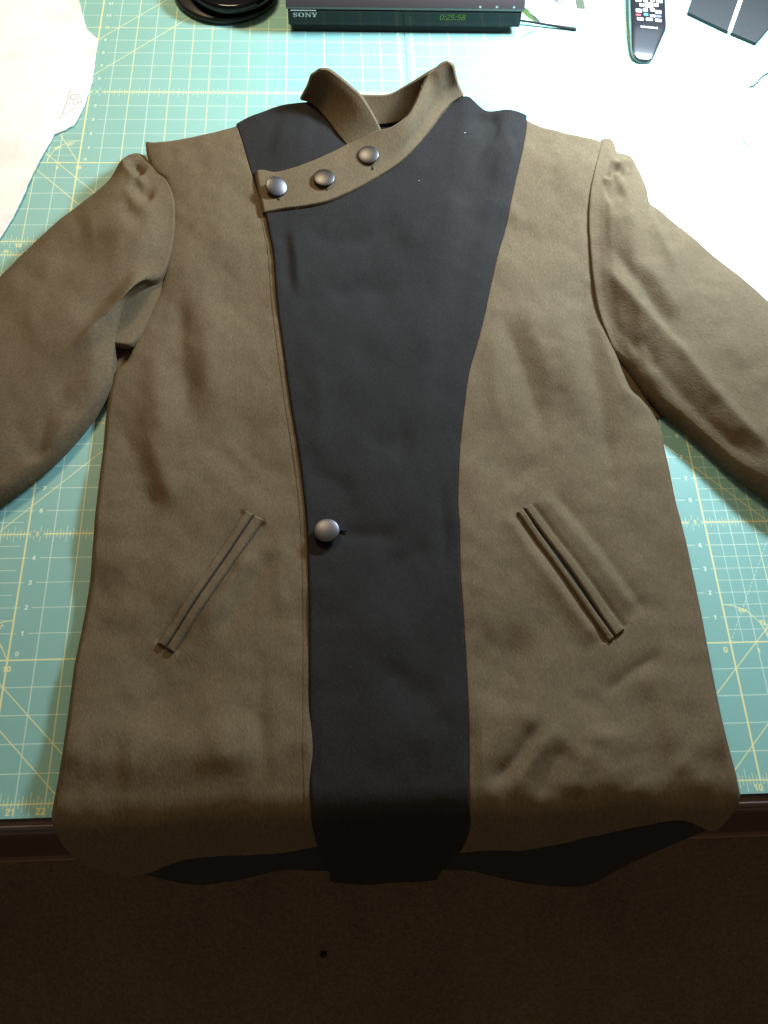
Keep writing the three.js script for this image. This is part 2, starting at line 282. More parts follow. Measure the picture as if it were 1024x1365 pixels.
const warpEnds = (k) => (t) => t - k * Math.sin(2 * Math.PI * t) / (2 * Math.PI);
const laid = new Map();                                // every laid piece's own height, so that what is sewn on it sits on it
function heightOn(geo, x, s) {
  const [G, H] = laid.get(geo), best = [[1e9, 0], [1e9, 0], [1e9, 0], [1e9, 0]];
  for (let i = 0; i < G.length; i++) { const d = (G[i].x - x) ** 2 + (G[i].y - s) ** 2; if (d < best[3][0]) { best[3] = [d, i]; best.sort((a, b) => a[0] - b[0]); } }
  let w = 0, h = 0; for (const [d, i] of best) { const k = 1 / (d + 1e-7); w += k; h += k * H[i]; } return h / w;
}
const waveA = makeNoise(77, 64);
function clothPatch(o) {
  const { T, B, L, R, nu, nv, h = 0.013, free = {}, set = bodyFolds, wave = 0.0012, bulge = 0, thick = 0, tile = TILE, uvTurn = 0, down = {} } = o;
  const wu = warpEnds(o.ku ?? 0.8), wv = warpEnds(o.kv ?? 0.6);
  const cT = curve(T, nu, h, wu), cB = curve(B, nu, h, wu), cL = curve(L, nv, h, wv), cR = curve(R, nv, h, wv);
  const at = (i, j) => {
    const u = wu(i / nu), v = wv(j / nv), q = new THREE.Vector3();
    q.addScaledVector(cT[i], 1 - v).addScaledVector(cB[i], v).addScaledVector(cL[j], 1 - u).addScaledVector(cR[j], u);
    const k = o.fastTop ? 1 - Math.pow(1 - v, 5) : v; q.z = 0;
    const zz = (1 - k) * (cT[i].z - (1 - u) * cT[0].z - u * cT[nu].z) + k * (cB[i].z - (1 - u) * cB[0].z - u * cB[nu].z) + (1 - u) * cL[j].z + u * cR[j].z;
    q.addScaledVector(cT[0], -(1 - u) * (1 - v)).addScaledVector(cT[nu], -u * (1 - v)).addScaledVector(cB[0], -(1 - u) * v).addScaledVector(cB[nu], -u * v);
    q.z = zz; return q;
  };
  const G = []; for (let j = 0; j <= nv; j++) for (let i = 0; i <= nu; i++) G.push(at(i, j));
  const id = (i, j) => j * (nu + 1) + i, pos = [], uv = [], idx = [];
  const dist = (a, b) => Math.hypot(a.x - b.x, a.y - b.y);
  const H = new Float32Array(G.length);
  for (let j = 0; j <= nv; j++) for (let i = 0; i <= nu; i++) {
    const g = G[id(i, j)], u = wu(i / nu), v = wv(j / nv); let hh = g.z;
    if (bulge) hh += bulge * Math.pow(Math.max(0, Math.sin(Math.PI * v)), o.bulgePow ?? 0.5) * (o.bulgeAlong ? o.bulgeAlong(u) : 1);
    const [px, py] = toPx(bed(g.x, g.y, hh));
    const edgeFade = o.noFade ? 1 : Math.min(1, Math.min(free.L ? dist(g, G[id(0, j)]) : 1, free.R ? dist(g, G[id(nu, j)]) : 1, free.T ? dist(g, G[id(i, 0)]) : 1, free.B ? dist(g, G[id(i, nv)]) : 1) / 0.012);
    if (o.on) hh = heightOn(o.on, g.x, g.y) + o.above;
    else hh += relief(px, py, set) * (0.35 + 0.65 * edgeFade) + wave * (waveA(g.x * 14, g.y * 11) + 0.6 * waveA(g.x * 31 + 9, g.y * 26 + 4) + 0.22 * waveA(g.x * 80, g.y * 70));
    if (o.extra) hh += o.extra(g.x, g.y, px, py, u, v);
    if (o.hump) { const c = -0.036 + 0.008 * waveA(g.x * 17 + 5, 2), d = (g.y - c) / (g.y < c ? 0.030 : 0.021); hh += (o.humpGain ?? 1) * edgeFade * (0.0050 + 0.0012 * waveA(g.x * 23, 7) + 0.0016 * waveA(g.x * 55, 11)) * Math.exp(-d * d); }
    for (const [k, e] of [['L', [0, j]], ['R', [nu, j]], ['T', [i, 0]], ['B', [i, nv]]]) if (free[k]) { const [drop, rad] = free[k], d = dist(g, G[id(...e)]) / rad; if (d < 1) hh -= drop * (o.dropScale ? o.dropScale(k, u, v) : 1) * (1 - Math.sqrt(Math.max(0, 1 - (1 - d) * (1 - d)))); }
    H[id(i, j)] = hh;
    const p = bed(g.x, g.y, hh); pos.push(p.x, p.y, p.z);
    const a = g.x / tile, b = -g.y / tile; uv.push(a * Math.cos(uvTurn) - b * Math.sin(uvTurn), a * Math.sin(uvTurn) + b * Math.cos(uvTurn));
  }
  for (let j = 0; j < nv; j++) for (let i = 0; i < nu; i++) { const a = id(i, j), b = id(i + 1, j), c = id(i, j + 1), d = id(i + 1, j + 1); idx.push(a, c, b, b, c, d); }
  const add = (p, u) => { pos.push(p.x, p.y, p.z); uv.push(...u); return pos.length / 3 - 1; };
  const ring = (k) => k === 'T' ? Array.from({ length: nu + 1 }, (_, i) => [id(i, 0), id(i, 1)]) : k === 'B' ? Array.from({ length: nu + 1 }, (_, i) => [id(nu - i, nv), id(nu - i, nv - 1)]) : k === 'L' ? Array.from({ length: nv + 1 }, (_, j) => [id(0, nv - j), id(1, nv - j)]) : Array.from({ length: nv + 1 }, (_, j) => [id(nu, j), id(nu - 1, j)]);
  if (thick) {                                        // a sheet of its own thickness with a rounded rim
    const tmp = new THREE.BufferGeometry(); tmp.setAttribute('position', new THREE.Float32BufferAttribute(pos, 3)); tmp.setIndex(idx); tmp.computeVertexNormals();
    const n = tmp.attributes.normal, N0 = G.length, V = (i) => new THREE.Vector3(pos[3 * i], pos[3 * i + 1], pos[3 * i + 2]), NN = (i) => new THREE.Vector3(n.getX(i), n.getY(i), n.getZ(i));
    for (let i = 0; i < N0; i++) add(V(i).addScaledVector(NN(i), -thick), [uv[2 * i], uv[2 * i + 1]]);
    for (let j = 0; j < nv; j++) for (let i = 0; i < nu; i++) { const a = N0 + id(i, j), b = N0 + id(i + 1, j), c = N0 + id(i, j + 1), d = N0 + id(i + 1, j + 1); idx.push(a, b, c, b, d, c); }
    for (const k of 'TBLR') { const r = ring(k); let prev = null; for (const [e, inner] of r) {
      const out = V(e).sub(V(inner)); out.addScaledVector(NN(e), -out.dot(NN(e))).normalize();
      const m = add(V(e).addScaledVector(NN(e), -thick / 2).addScaledVector(out, thick * 0.45), [uv[2 * e], uv[2 * e + 1]]);
      if (prev) { const [pe, pm] = prev; idx.push(pe, e, pm, e, m, pm, pm, m, N0 + pe, m, N0 + e, N0 + pe); } prev = [e, m];
    } }
  } else for (const k of 'TBLR') if (free[k] && down[k] !== 0) {   // the turned edge going down to what lies below
    const [dd, tuck] = down[k] ?? [null, 0.002], r = ring(k); let prev = null;
    for (const [e, inner] of r) {
      const g = G[e], gi = G[inner], dir = new THREE.Vector2(gi.x - g.x, gi.y - g.y).normalize(), low = dd === null ? Math.min(H[e], 0.0004) : H[e] - dd, mid = lerp(H[e], low, 0.45);
      const m = add(bed(g.x + dir.x * tuck * 0.12, g.y + dir.y * tuck * 0.12, mid), [uv[2 * e] + 0.02, uv[2 * e + 1]]), b = add(bed(g.x + dir.x * tuck, g.y + dir.y * tuck, low), [uv[2 * e] + 0.04, uv[2 * e + 1]]);
      if (prev) { const [pe, pm, pb] = prev; idx.push(pe, e, pm, e, m, pm, pm, m, pb, m, b, pb); } prev = [e, m, b];
    }
  }
  const geo = new THREE.BufferGeometry(); geo.setAttribute('position', new THREE.Float32BufferAttribute(pos, 3)); geo.setAttribute('uv', new THREE.Float32BufferAttribute(uv, 2)); geo.setIndex(idx); geo.computeVertexNormals();
  laid.set(geo, [G, H]); return geo;
}
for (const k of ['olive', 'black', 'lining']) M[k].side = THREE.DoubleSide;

const coat = thing('coat', 'olive brown wool coat with a black front panel laid flat on the mats', 'coat');
// shared lines of the pattern pieces
const flapEdge = [[352.7, 281.6, 0.019], [357, 305, 0.017], [363, 335], [368, 400], [377, 470], [386, 535], [395, 590], [402, 640], [407, 690], [410, 760], [411, 850], [411, 950], [412, 1050], [416, 1103], [423, 1130], [438, 1159], [441, 1177]];
const frontSeam = [[703, 151.5, 0.030], [701, 175, 0.027], [694.5, 208, 0.024], [686, 244.5, 0.021], [679, 279, 0.019], [674, 303], [662, 345], [641, 440], [625, 497], [618, 547], [612, 609], [610, 671], [612, 700], [613.5, 767], [618, 831], [624, 937], [625.6, 1078], [626, 1100], [618.6, 1124], [600, 1142], [588, 1162], [582, 1174]];
const leftSide = [[193, 181, 0.026], [195.5, 205, 0.026], [203, 224, 0.025], [216, 236, 0.023], [225, 258, 0.021], [228, 300, 0.019], [223, 340, 0.017], [213, 389], [193, 430], [180, 455], [168, 477], [153, 492], [143, 520], [139, 545], [133, 610], [125, 689], [117, 770], [111, 807], [98, 880], [88, 954], [76, 1028], [66, 1081], [66, 1096]];
const rightSide = [[803, 183, 0.027], [801, 208, 0.026], [796, 232, 0.025], [791, 258, 0.023], [789, 295, 0.02], [791, 335, 0.018], [797, 390], [805, 430], [822, 475], [843, 519], [858, 529], [873, 543], [882, 560], [890, 597], [906, 671], [915, 706], [931, 774], [952, 886], [968, 965], [985, 1031], [991, 1063]];
const LH = 0.012, FH = 0.0155;
const leftPanel = part('front_panel', clothPatch({
  T: [[193, 181, 0.026], [200, 183, 0.028], [213, 182.5, 0.030], [260, 174.5, 0.031], [300, 165, 0.031], [314, 160, 0.031]],
  R: [[314, 160, 0.031], [324.6, 195, 0.026], [333, 223.6, 0.021], [345, 262, 0.016], [362, 320], [384, 420], [402, 560], [420, 700], [428, 850], [430, 1000], [432, 1080], [432, 1128]],
  dropScale: (k, u, v) => k === 'L' ? lerp(0.28, 1, smooth(0.30, 0.40, v)) : 1,
  L: leftSide, B: [[66, 1096], [76, 1112], [90, 1127], [116, 1145], [150, 1156], [179, 1160], [210, 1155], [240, 1145], [297, 1141], [375, 1136], [432, 1128]],
  nu: 220, nv: 460, ku: 0.6, kv: 0.25, h: LH, wave: 0.0025, fastTop: true, hump: true, free: { L: [0.008, 0.010], T: [0.012, 0.012], B: [0.002, 0.002], R: [0.0006, 0.001] }, down: { B: [0.003, 0.002], R: [0.002, 0.001] },
  extra: (x, s, px, py, u) => s > Z0 ? 0.003 * (1 + Math.sin(x * 26 + 1)) * smooth(Z0, Z0 + 0.05, s) * (1 - smooth(0.72, 0.9, u)) : 0,
}), M.olive, coat, 'olive front panel at left, with a slanted welt pocket');
part('shoulder_yoke', clothPatch({
  T: [[314, 160, 0.031], [328, 152, 0.032], [345, 145.6, 0.033], [374, 135, 0.034], [394, 132.5, 0.034], [412, 131, 0.031], [432, 128, 0.026]],
  L: [[314, 160, 0.031], [324.6, 195, 0.026], [333, 223.6, 0.021], [345, 262, 0.016], [354, 296, 0.014]],
  R: [[432, 128, 0.026], [450, 150, 0.024], [466, 172, 0.02], [480, 195, 0.017], [505, 232, 0.013]], B: [[354, 296, 0.014], [420, 270, 0.014], [505, 232, 0.013]],
  nu: 60, nv: 70, free: { T: [0.007, 0.010], L: [0.0012, 0.0022] }, down: { L: [0.001, 0.0005] },
}), M.black, coat, 'small black yoke between the left shoulder and the collar');
const overlap = part('overlap_panel', clothPatch({
  T: [[352.7, 281.6, 0.019], [377, 277, 0.0185], [406.6, 273, 0.0185], [436, 266.6, 0.0185], [478.5, 248.6, 0.019], [512, 229.5, 0.020], [540, 210, 0.022], [568, 179, 0.026], [590, 149, 0.031], [604, 134.6, 0.034], [618, 127, 0.037], [624, 126.6, 0.037], [631, 131, 0.036], [641, 140, 0.033], [650, 145, 0.031], [663, 145, 0.031], [678, 143.5, 0.033], [691, 146.5, 0.032], [703, 151.5, 0.030]],
  L: flapEdge, R: frontSeam, B: [[441, 1177], [481, 1180.5], [520, 1177.5], [558, 1177], [582, 1174]],
  nu: 120, nv: 330, h: FH, fastTop: true, hump: true, humpGain: 0.4, free: { L: [0.0035, 0.004], T: [0.001, 0.0018], R: [0.0013, 0.0022], B: [0.002, 0.003] }, down: { L: [0.003, 0.001], T: [0.006, 0.001], R: [0.001, 0.0005], B: [0.004, 0.002] }, wave: 0.0016,
}), M.black, coat, 'broad black overlap panel down the middle of the coat');
const rightPanel = part('front_panel', clothPatch({
  T: [[703, 151.5, 0.030], [709.5, 155, 0.030], [723, 160.6, 0.030], [745, 167, 0.030], [770, 174, 0.030], [788, 179, 0.029], [803, 183, 0.027]],
  dropScale: (k, u, v) => k === 'R' ? lerp(0.28, 1, smooth(0.34, 0.44, v)) : 1,
  L: [...frontSeam.slice(0, 18), [621, 1120], [612, 1138]], R: rightSide,
  B: [[612, 1138], [654, 1130], [710, 1125], [766, 1119], [815, 1109], [870, 1097], [912, 1092], [934, 1099], [950, 1103], [968, 1091], [982, 1076], [991, 1063]],
  nu: 220, nv: 460, ku: 0.6, kv: 0.25, h: FH - 0.0012, wave: 0.0025, fastTop: true, hump: true, free: { R: [0.009, 0.011], T: [0.012, 0.012], L: [0.0013, 0.0022], B: [0.002, 0.002] }, down: { L: [0.001, 0.0005], B: [0.003, 0.002] },
  extra: (x, s, px, py, u) => s > Z0 ? 0.0025 * (1 + Math.sin(x * 40 + 2)) * smooth(Z0, Z0 + 0.05, s) * smooth(0.02, 0.25, u) : 0,
}), M.olive, coat, 'olive front panel at right, with a slanted welt pocket');
// the pressed facing that shows along the overlap's free edge
const rimL = flapEdge.slice(0, 15).map(([x, y], i) => [x - 6 - Math.min(i, 6) * 0.25, y + (i ? 0 : 2.4), 0.0130]), rimR = flapEdge.slice(0, 15).map(([x, y], i) => [x + 6, y + (i ? 0 : 2.4), 0.0136]);
part('facing_edge', clothPatch({
  T: [rimL[0], rimR[0]], L: rimL, R: rimR, B: [rimL[14], rimR[14]], nu: 10, nv: 200, on: leftPanel.geometry, above: 0.0008, free: { L: [0.0007, 0.0050], B: [0.001, 0.001] }, down: { L: [0.0015, 0.0005], B: [0.002, 0.001] },
}), M.olive, coat);
// lining of the back, its near-black colour carrying the deep shade below the hem; also in the neck and in the arm openings
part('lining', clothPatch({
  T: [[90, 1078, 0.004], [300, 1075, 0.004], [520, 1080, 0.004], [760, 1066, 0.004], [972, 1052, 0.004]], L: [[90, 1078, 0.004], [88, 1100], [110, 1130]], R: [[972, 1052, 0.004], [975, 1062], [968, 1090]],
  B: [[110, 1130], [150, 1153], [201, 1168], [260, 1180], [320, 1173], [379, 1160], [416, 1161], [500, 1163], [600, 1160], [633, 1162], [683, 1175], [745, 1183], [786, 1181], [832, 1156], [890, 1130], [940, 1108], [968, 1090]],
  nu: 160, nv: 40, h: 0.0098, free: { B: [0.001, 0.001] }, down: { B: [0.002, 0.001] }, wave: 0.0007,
}), M.lining, coat, 'lining of the back below the hem, near-black to stand for deep shade');
part('neck_lining', clothPatch({ T: [[470, 140, 0.012], [560, 135, 0.012]], B: [[470, 205, 0.010], [575, 190, 0.010]], L: [[470, 140, 0.012], [470, 205, 0.010]], R: [[560, 135, 0.012], [575, 190, 0.010]], nu: 20, nv: 20, wave: 0.001 }), M.lining, coat);
part('under_panel', clothPatch({ T: [[208, 366, 0.014], [226, 352, 0.013]], B: [[148, 457, 0.020], [170, 459, 0.017], [184, 453, 0.010]], L: [[208, 366, 0.014], [160, 402, 0.015], [150, 430, 0.018], [148, 457, 0.020]], R: [[226, 352, 0.013], [217, 389, 0.010], [200, 430, 0.0095], [184, 453, 0.010]], nu: 30, nv: 40, free: { B: [0.004, 0.004] }, down: { B: [0.012, 0.010] } }), M.olive, coat);
part('back_panel', clothPatch({ T: [[140, 420, 0.001], [215, 405, 0.001]], B: [[120, 520, 0.001], [165, 505, 0.001]], L: [[140, 420, 0.001], [120, 520, 0.001]], R: [[215, 405, 0.001], [165, 505, 0.001]], nu: 20, nv: 20, wave: 0.0004 }), M.olive, coat);
part('under_panel', clothPatch({ T: [[800, 430, 0.006], [846, 466, 0.005]], B: [[850, 556, 0.003], [900, 556, 0.003]], L: [[800, 430, 0.006], [815, 490, 0.003], [850, 556, 0.003]], R: [[846, 466, 0.005], [886, 520, 0.0035], [900, 556, 0.003]], nu: 20, nv: 40 }), M.olive, coat);
// sleeves
const armL = part('sleeve', clothPatch({
  T: [[-80, 438], [-30, 396], [0, 369], [50, 317], [85, 286], [110, 268], [132, 253], [148, 237], [160, 217], [170, 205], [181, 201.5], [192, 205]],
  R: [[192, 205], [203, 222, 0.022], [221, 240, 0.021], [232, 265, 0.019], [234, 300, 0.017], [229, 340, 0.015], [216, 372, 0.014], [192, 384, 0.016], [166, 402, 0.018], [158, 430, 0.018], [153, 465, 0.016], [150, 497, 0.014]],
  B: [[-80, 722], [-30, 686], [0, 668], [40, 639], [75, 609], [110, 570], [135, 534], [147, 512], [150, 497, 0.014]], L: [[-80, 438], [-84, 580], [-80, 722]],
  nu: 170, nv: 160, kv: 0.75, h: 0.016, set: leftSleeveFolds, free: { T: [0.010, 0.012], B: [0.008, 0.012], R: [0.002, 0.003] }, down: { B: [null, 0.016], R: [0.012, 0.001], T: [null, 0.010] }, bulge: 0.021, bulgeAlong: (u) => 1 - 0.75 * smooth(0.80, 1, u), wave: 0.0022, uvTurn: 0.7,
}), M.olive, coat, 'left sleeve running off the left edge');
part('sleeve', clothPatch({
  T: [[803, 182, 0.024], [815, 181.5, 0.024], [820, 190, 0.023], [823, 202], [838, 207.5], [850, 228], [860, 252], [864, 271], [880, 282], [905, 304], [930, 324], [980, 364], [1024, 403], [1100, 470]],
  L: [[803, 182, 0.024], [797, 208, 0.024], [791, 232, 0.023], [786, 258, 0.021], [784, 295, 0.018], [786, 335, 0.016], [792, 390, 0.014], [801, 430, 0.014], [820, 473, 0.014]],
  B: [[820, 473, 0.014], [840, 491], [860, 517], [885, 546], [905, 561], [940, 592], [980, 629], [1024, 661], [1100, 714]], R: [[1100, 470], [1104, 590], [1100, 714]],
  nu: 170, nv: 160, kv: 0.75, h: 0.016, set: rightSleeveFolds, free: { T: [0.010, 0.012], B: [0.008, 0.012], L: [0.002, 0.003] }, down: { B: [null, 0.016], L: [0.012, 0.001], T: [null, 0.010] }, bulge: 0.026, bulgeAlong: (u) => 1 - 0.75 * smooth(0.22, 0, u), wave: 0.0022, uvTurn: -0.8,
}), M.olive, coat, 'right sleeve running off the right edge');
// collar: the band with the buttons sweeps round into the standing collar
const bandPart = part('collar_band', clothPatch({
  T: [[342.6, 227, 0.0235], [349, 226, 0.0235], [366, 229, 0.023], [386, 225, 0.024], [418, 214, 0.025], [449, 200, 0.027], [463, 192.5, 0.028], [481.6, 185, 0.032], [494, 177.5, 0.036], [506, 174, 0.039], [522, 170, 0.042], [537, 161, 0.046], [545, 153.6, 0.048], [555, 136, 0.052], [570, 103, 0.062], [581, 93, 0.068], [590.8, 84.5, 0.073], [598, 82, 0.075]],
  B: [[352.7, 281.6, 0.021], [377, 276.7, 0.021], [406.6, 273, 0.021], [436, 266.6, 0.021], [478.5, 248.6, 0.021], [512, 229.5, 0.022], [540, 210, 0.024], [568, 179, 0.028], [590, 149, 0.033], [604, 134.6, 0.036], [618, 127, 0.038]],
  L: [[342.6, 227, 0.0235], [345, 242, 0.0235], [349.5, 266, 0.022], [352.7, 281.6, 0.021]], R: [[598, 82, 0.075], [603, 87, 0.072], [607, 101, 0.060], [612, 116, 0.045], [618, 127, 0.038]],
  nu: 130, nv: 34, ku: 0.3, thick: 0.0056, wave: 0.0006, set: [],
}), M.olive, coat, 'olive button band sweeping up into the right side of the collar');
part('collar', clothPatch({
  T: [[426, 92.7, 0.074], [434.6, 93, 0.074], [451, 103, 0.068], [466, 115.5, 0.061], [479, 127, 0.055], [489, 141, 0.048], [502, 164, 0.035], [512, 186, 0.020]],
  B: [[401.6, 133, 0.033], [413, 136, 0.032], [423, 143.5, 0.032], [438.4, 161, 0.028], [451, 178, 0.024], [462.5, 192, 0.020], [478, 214, 0.014]],
  L: [[426, 92.7, 0.074], [418, 99, 0.069], [412, 114, 0.054], [401.6, 133, 0.033]], R: [[512, 186, 0.020], [478, 214, 0.014]],
  nu: 70, nv: 34, ku: 0.3, thick: 0.0056, wave: 0.0006, set: [],
}), M.olive, coat, 'left side of the standing collar, tucked under the button band');
part('collar_back', clothPatch({
  T: [[436, 104, 0.046], [450, 113, 0.040], [464, 122, 0.036], [479, 127, 0.034], [492, 127.7, 0.034], [509.5, 128, 0.035], [522, 125.7, 0.037], [537, 118, 0.043], [555, 108, 0.052], [572, 98, 0.060], [594, 86, 0.068]],
  B: [[440, 150, 0.018], [464, 164, 0.016], [490, 166, 0.015], [520, 163.5, 0.015], [545, 158, 0.017], [570, 146, 0.022], [594, 132, 0.028]],
  L: [[436, 104, 0.046], [440, 150, 0.018]], R: [[594, 86, 0.068], [594, 132, 0.028]], nu: 60, nv: 30, ku: 0.2, thick: 0.0052, wave: 0.0008, set: [],
}), M.olive, coat, 'inner face of the collar at the back of the neck');

// welt pockets
const bodyH = (px, py, h) => h + relief(px, py, bodyFolds);
function pocket(a, b, c, d, m0, m1, open, h, on) {        // outer corners a-b at the top, c-d below; the slit from m0 to m1, opened by `open` pixels at mid-length
  const g = new THREE.Group(); g.name = 'pocket'; coat.add(g);
  const mid = (k, s) => [0, 0.25, 0.5, 0.75, 1].map((t) => { const x = lerp(m0[0], m1[0], t), y = lerp(m0[1], m1[1], t), nx = m1[1] - m0[1], ny = -(m1[0] - m0[0]), l = Math.hypot(nx, ny), w = s * (0.7 + open * Math.sin(Math.PI * t)) * k; return [x + nx / l * w, y + ny / l * w]; });
  const side = (p, q) => [0, 0.25, 0.5, 0.75, 1].map((t) => [lerp(p[0], q[0], t), lerp(p[1], q[1], t)]);
  const sgn = Math.sign((m1[1] - m0[1]) * (b[0] - m0[0]) - (m1[0] - m0[0]) * (b[1] - m0[1])) || 1;
  for (const [A, Bq, rimTop, rimBot] of [[side(a, c), mid(1, -sgn), a, c], [mid(1, sgn), side(b, d), b, d]]) {
    const L = A, R = Bq;
    part('welt', clothPatch({ T: [L[0], R[0]], B: [L[4], R[4]], L, R, nu: 16, nv: 60, h, ku: 0.5, on, above: 0.0029, free: { L: [0.0029, 0.0024], R: [0.0029, 0.0024], T: [0.0026, 0.0020], B: [0.0026, 0.0020] }, down: { L: [0.003, 0.0003], R: [0.004, 0.0003], T: [0.003, 0.0003], B: [0.003, 0.0003] } }), M.olive, g);
  }
  const L = mid(1, -1.6), R = mid(1, 1.6), sw = L[2][0] > R[2][0];
  part('pocket_lining', clothPatch({ T: sw ? [R[0], L[0]] : [L[0], R[0]], B: sw ? [R[4], L[4]] : [L[4], R[4]], L: sw ? R : L, R: sw ? L : R, nu: 4, nv: 40, h, on, above: 0.0005 }), M.thread, g);
}
pocket([327.5, 681], [352, 693.5], [208.5, 857.5], [231, 870.5], [339, 686.9], [219.8, 864], 0.15, LH, leftPanel.geometry);
pocket([688, 683.5], [708.5, 672], [811.5, 857], [833.5, 839], [697, 678], [820, 850], 1.5, FH - 0.0012, rightPanel.geometry);

// buttons with their shanks and the corded buttonholes
const domeShape = (() => { const p = [[0.0001, 0.0035]]; for (let i = 1; i <= 14; i++) { const a = i / 14 * 1.0; p.push([0.0126 * Math.sin(a) / Math.sin(1.0), 0.0016 + 0.0019 * (Math.cos(a) - Math.cos(1.0)) / (1 - Math.cos(1.0))]); } p.push([0.0131, 0.0008], [0.0127, 0.0001], [0.0108, -0.0002], [0.0001, -0.0002]); return new THREE.LatheGeometry(p.map(([x, y]) => new THREE.Vector2(x, y)), 48); })();
const shank = new THREE.CylinderGeometry(0.0032, 0.0038, 0.006, 12);
function button(px, py, h, tilt, yaw, d, hole) {
  const p = bed(...toBed(px, py, h).toArray()), g = new THREE.Group(); g.name = 'button'; g.position.copy(p); g.rotation.set(tilt, yaw, 0, 'YXZ'); coat.add(g);
  const m = part('cap', domeShape, M.pewter, g); m.scale.set(d, 1.0, d);
  const s = part('shank', shank, M.thread, g); s.position.y = -0.003;
  const [x0, y0, x1, y1] = hole, q0 = bed(...toBed(x0, y0, h - 0.0045).toArray()), q1 = bed(...toBed(x1, y1, h - 0.0045).toArray());
  const dir = q1.clone().sub(q0), hg = new THREE.CapsuleGeometry(0.0009, dir.length(), 4, 8); hg.scale(1, 1, 1.3);
  const hm = part('buttonhole', hg, M.thread, coat); hm.position.copy(q0).add(q1).multiplyScalar(0.5); hm.quaternion.setFromUnitVectors(new THREE.Vector3(0, 1, 0), dir.normalize());
}
button(368.5, 249, 0.0262, 0.36, 0.9, 1.0, [369, 262, 372, 266]);
button(432, 237.5, 0.0262, 0.05, 0, 1.0, [424, 222, 436, 254]);
button(491, 207, 0.0295, 0.16, -0.4, 1.0, [494, 214, 497, 225]);
button(435.5, 707.5, 0.0192, -0.02, 0, 0.98, [440, 706, 462, 707]);

renderer.shadowMap.enabled = true;
// ---------------------------------------------------------------- things on the mats
const font = await new FontLoader().loadAsync('fonts/droid/droid_sans_bold.typeface.json');
const serif = await new FontLoader().loadAsync('fonts/droid/droid_serif_bold.typeface.json');
const regular = await new FontLoader().loadAsync('fonts/droid/droid_sans_regular.typeface.json');
const text = (s, f, size, depth = 0.0002) => { const g = new TextGeometry(s, { font: f, size, depth, curveSegments: 3, bevelEnabled: false }); g.computeBoundingBox(); return g; };
{ // disc player
  const a = point(385.5, 43), b = point(691, 46), w = a.distanceTo(b), yaw = Math.atan2(-(b.z - a.z), b.x - a.x);
  const t = thing('disc_player', 'glossy black disc player with a green clock display at the back', 'disc player', [(a.x + b.x) / 2, YM, (a.z + b.z) / 2]); t.rotation.y = yaw;
  const base = new RoundedBoxGeometry(w - 0.022, 0.012, 0.22, 2, 0.001); base.translate(-0.005, 0.006, -0.112); part('base', base, M.dullBlack, t);
  const low = new RoundedBoxGeometry(w, 0.0225, 0.225, 3, 0.0015); low.translate(0, 0.0102 + 0.01125, -0.1125); part('body', low, M.gloss, t);
  const s = new THREE.Shape(); s.moveTo(0, 0.0335); s.lineTo(0, 0.0350); s.quadraticCurveTo(0.0005, 0.0365, -0.0005, 0.0385); s.quadraticCurveTo(-0.006, 0.052, -0.016, 0.0585); s.lineTo(-0.225, 0.0585); s.lineTo(-0.225, 0.0335); s.lineTo(0, 0.0335);
  const fg = new THREE.ExtrudeGeometry(s, { depth: w + 0.004, bevelEnabled: false, curveSegments: 18 }); fg.rotateY(-Math.PI / 2);
  { const p = fg.attributes.position; fg.computeBoundingBox(); const bb = fg.boundingBox; for (let i = 0; i < p.count; i++) p.setXYZ(i, p.getX(i) - (bb.min.x + bb.max.x) / 2, p.getY(i), p.getZ(i)); if (bb.max.z > 0.1) fg.rotateY(Math.PI); fg.computeVertexNormals(); }
  part('lid', fg, new THREE.MeshPhysicalMaterial({ color: '#4c4244', roughness: 0.3, clearcoat: 0.7, clearcoatRoughness: 0.1, side: THREE.DoubleSide }), t);  // greyish base colour stands in for the room reflected in the black lid
  const line = new THREE.BoxGeometry(0.034, 0.0008, 0.001); line.translate(-w / 2 + 0.021, 0.0318, 0.0003); part('trim_line', line, M.print, t);
  const logo = text('SONY', serif, 0.0062); logo.scale(1.35, 1, 1); logo.translate(-w / 2 + 0.0065, 0.0225, 0.0002); part('logo', logo, M.print, t);
  const clock = text('0:25:58', regular, 0.0078); clock.applyMatrix4(new THREE.Matrix4().makeShear(0, 0, 0.16, 0, 0, 0)); clock.translate(0.046, 0.0205, 0.0002);
  part('clock_display', clock, new THREE.MeshStandardMaterial({ color: '#0a1a08', emissive: '#6fae3c', emissiveIntensity: 0.55 }), t);
  const slot = new THREE.BoxGeometry(0.0012, 0.006, 0.001); slot.translate(0.006, 0.029, 0.0004); part('tray_notch', slot, M.dullBlack, t);
  for (const [dx, kind] of [[0.100, 0], [0.1225, 1], [0.146, 0]]) { const g = kind ? new THREE.CircleGeometry(0.0024, 3) : new THREE.CircleGeometry(0.0017, 16); g.translate(dx, 0.0400, 0.0012); part('button_mark', g, M.print, t); }
}
{ // round base
  const c = point(302, -11), r = 0.074;
  const t = thing('round_stand', 'round black glossy stand base at the back, left of the disc player', 'stand', [c.x, YM, c.z]);
  const L = (p) => new THREE.LatheGeometry(p.map(([x, y]) => new THREE.Vector2(x, y)), 96);
  part('foot_ring', L([[0.0001, 0.001], [r - 0.004, 0.0008], [r, 0.003], [r, 0.007], [r - 0.003, 0.010], [r - 0.016, 0.012], [0.0001, 0.012]]), M.satinBlack, t);
  part('top_disc', L([[0.0001, 0.013], [r * 0.76, 0.013], [r * 0.82, 0.017], [r * 0.82, 0.023], [r * 0.80, 0.0262], [r * 0.76, 0.0270], [r * 0.72, 0.0262], [0.0001, 0.0258]]), M.gloss, t).position.set(0.010, 0, 0.012);
}
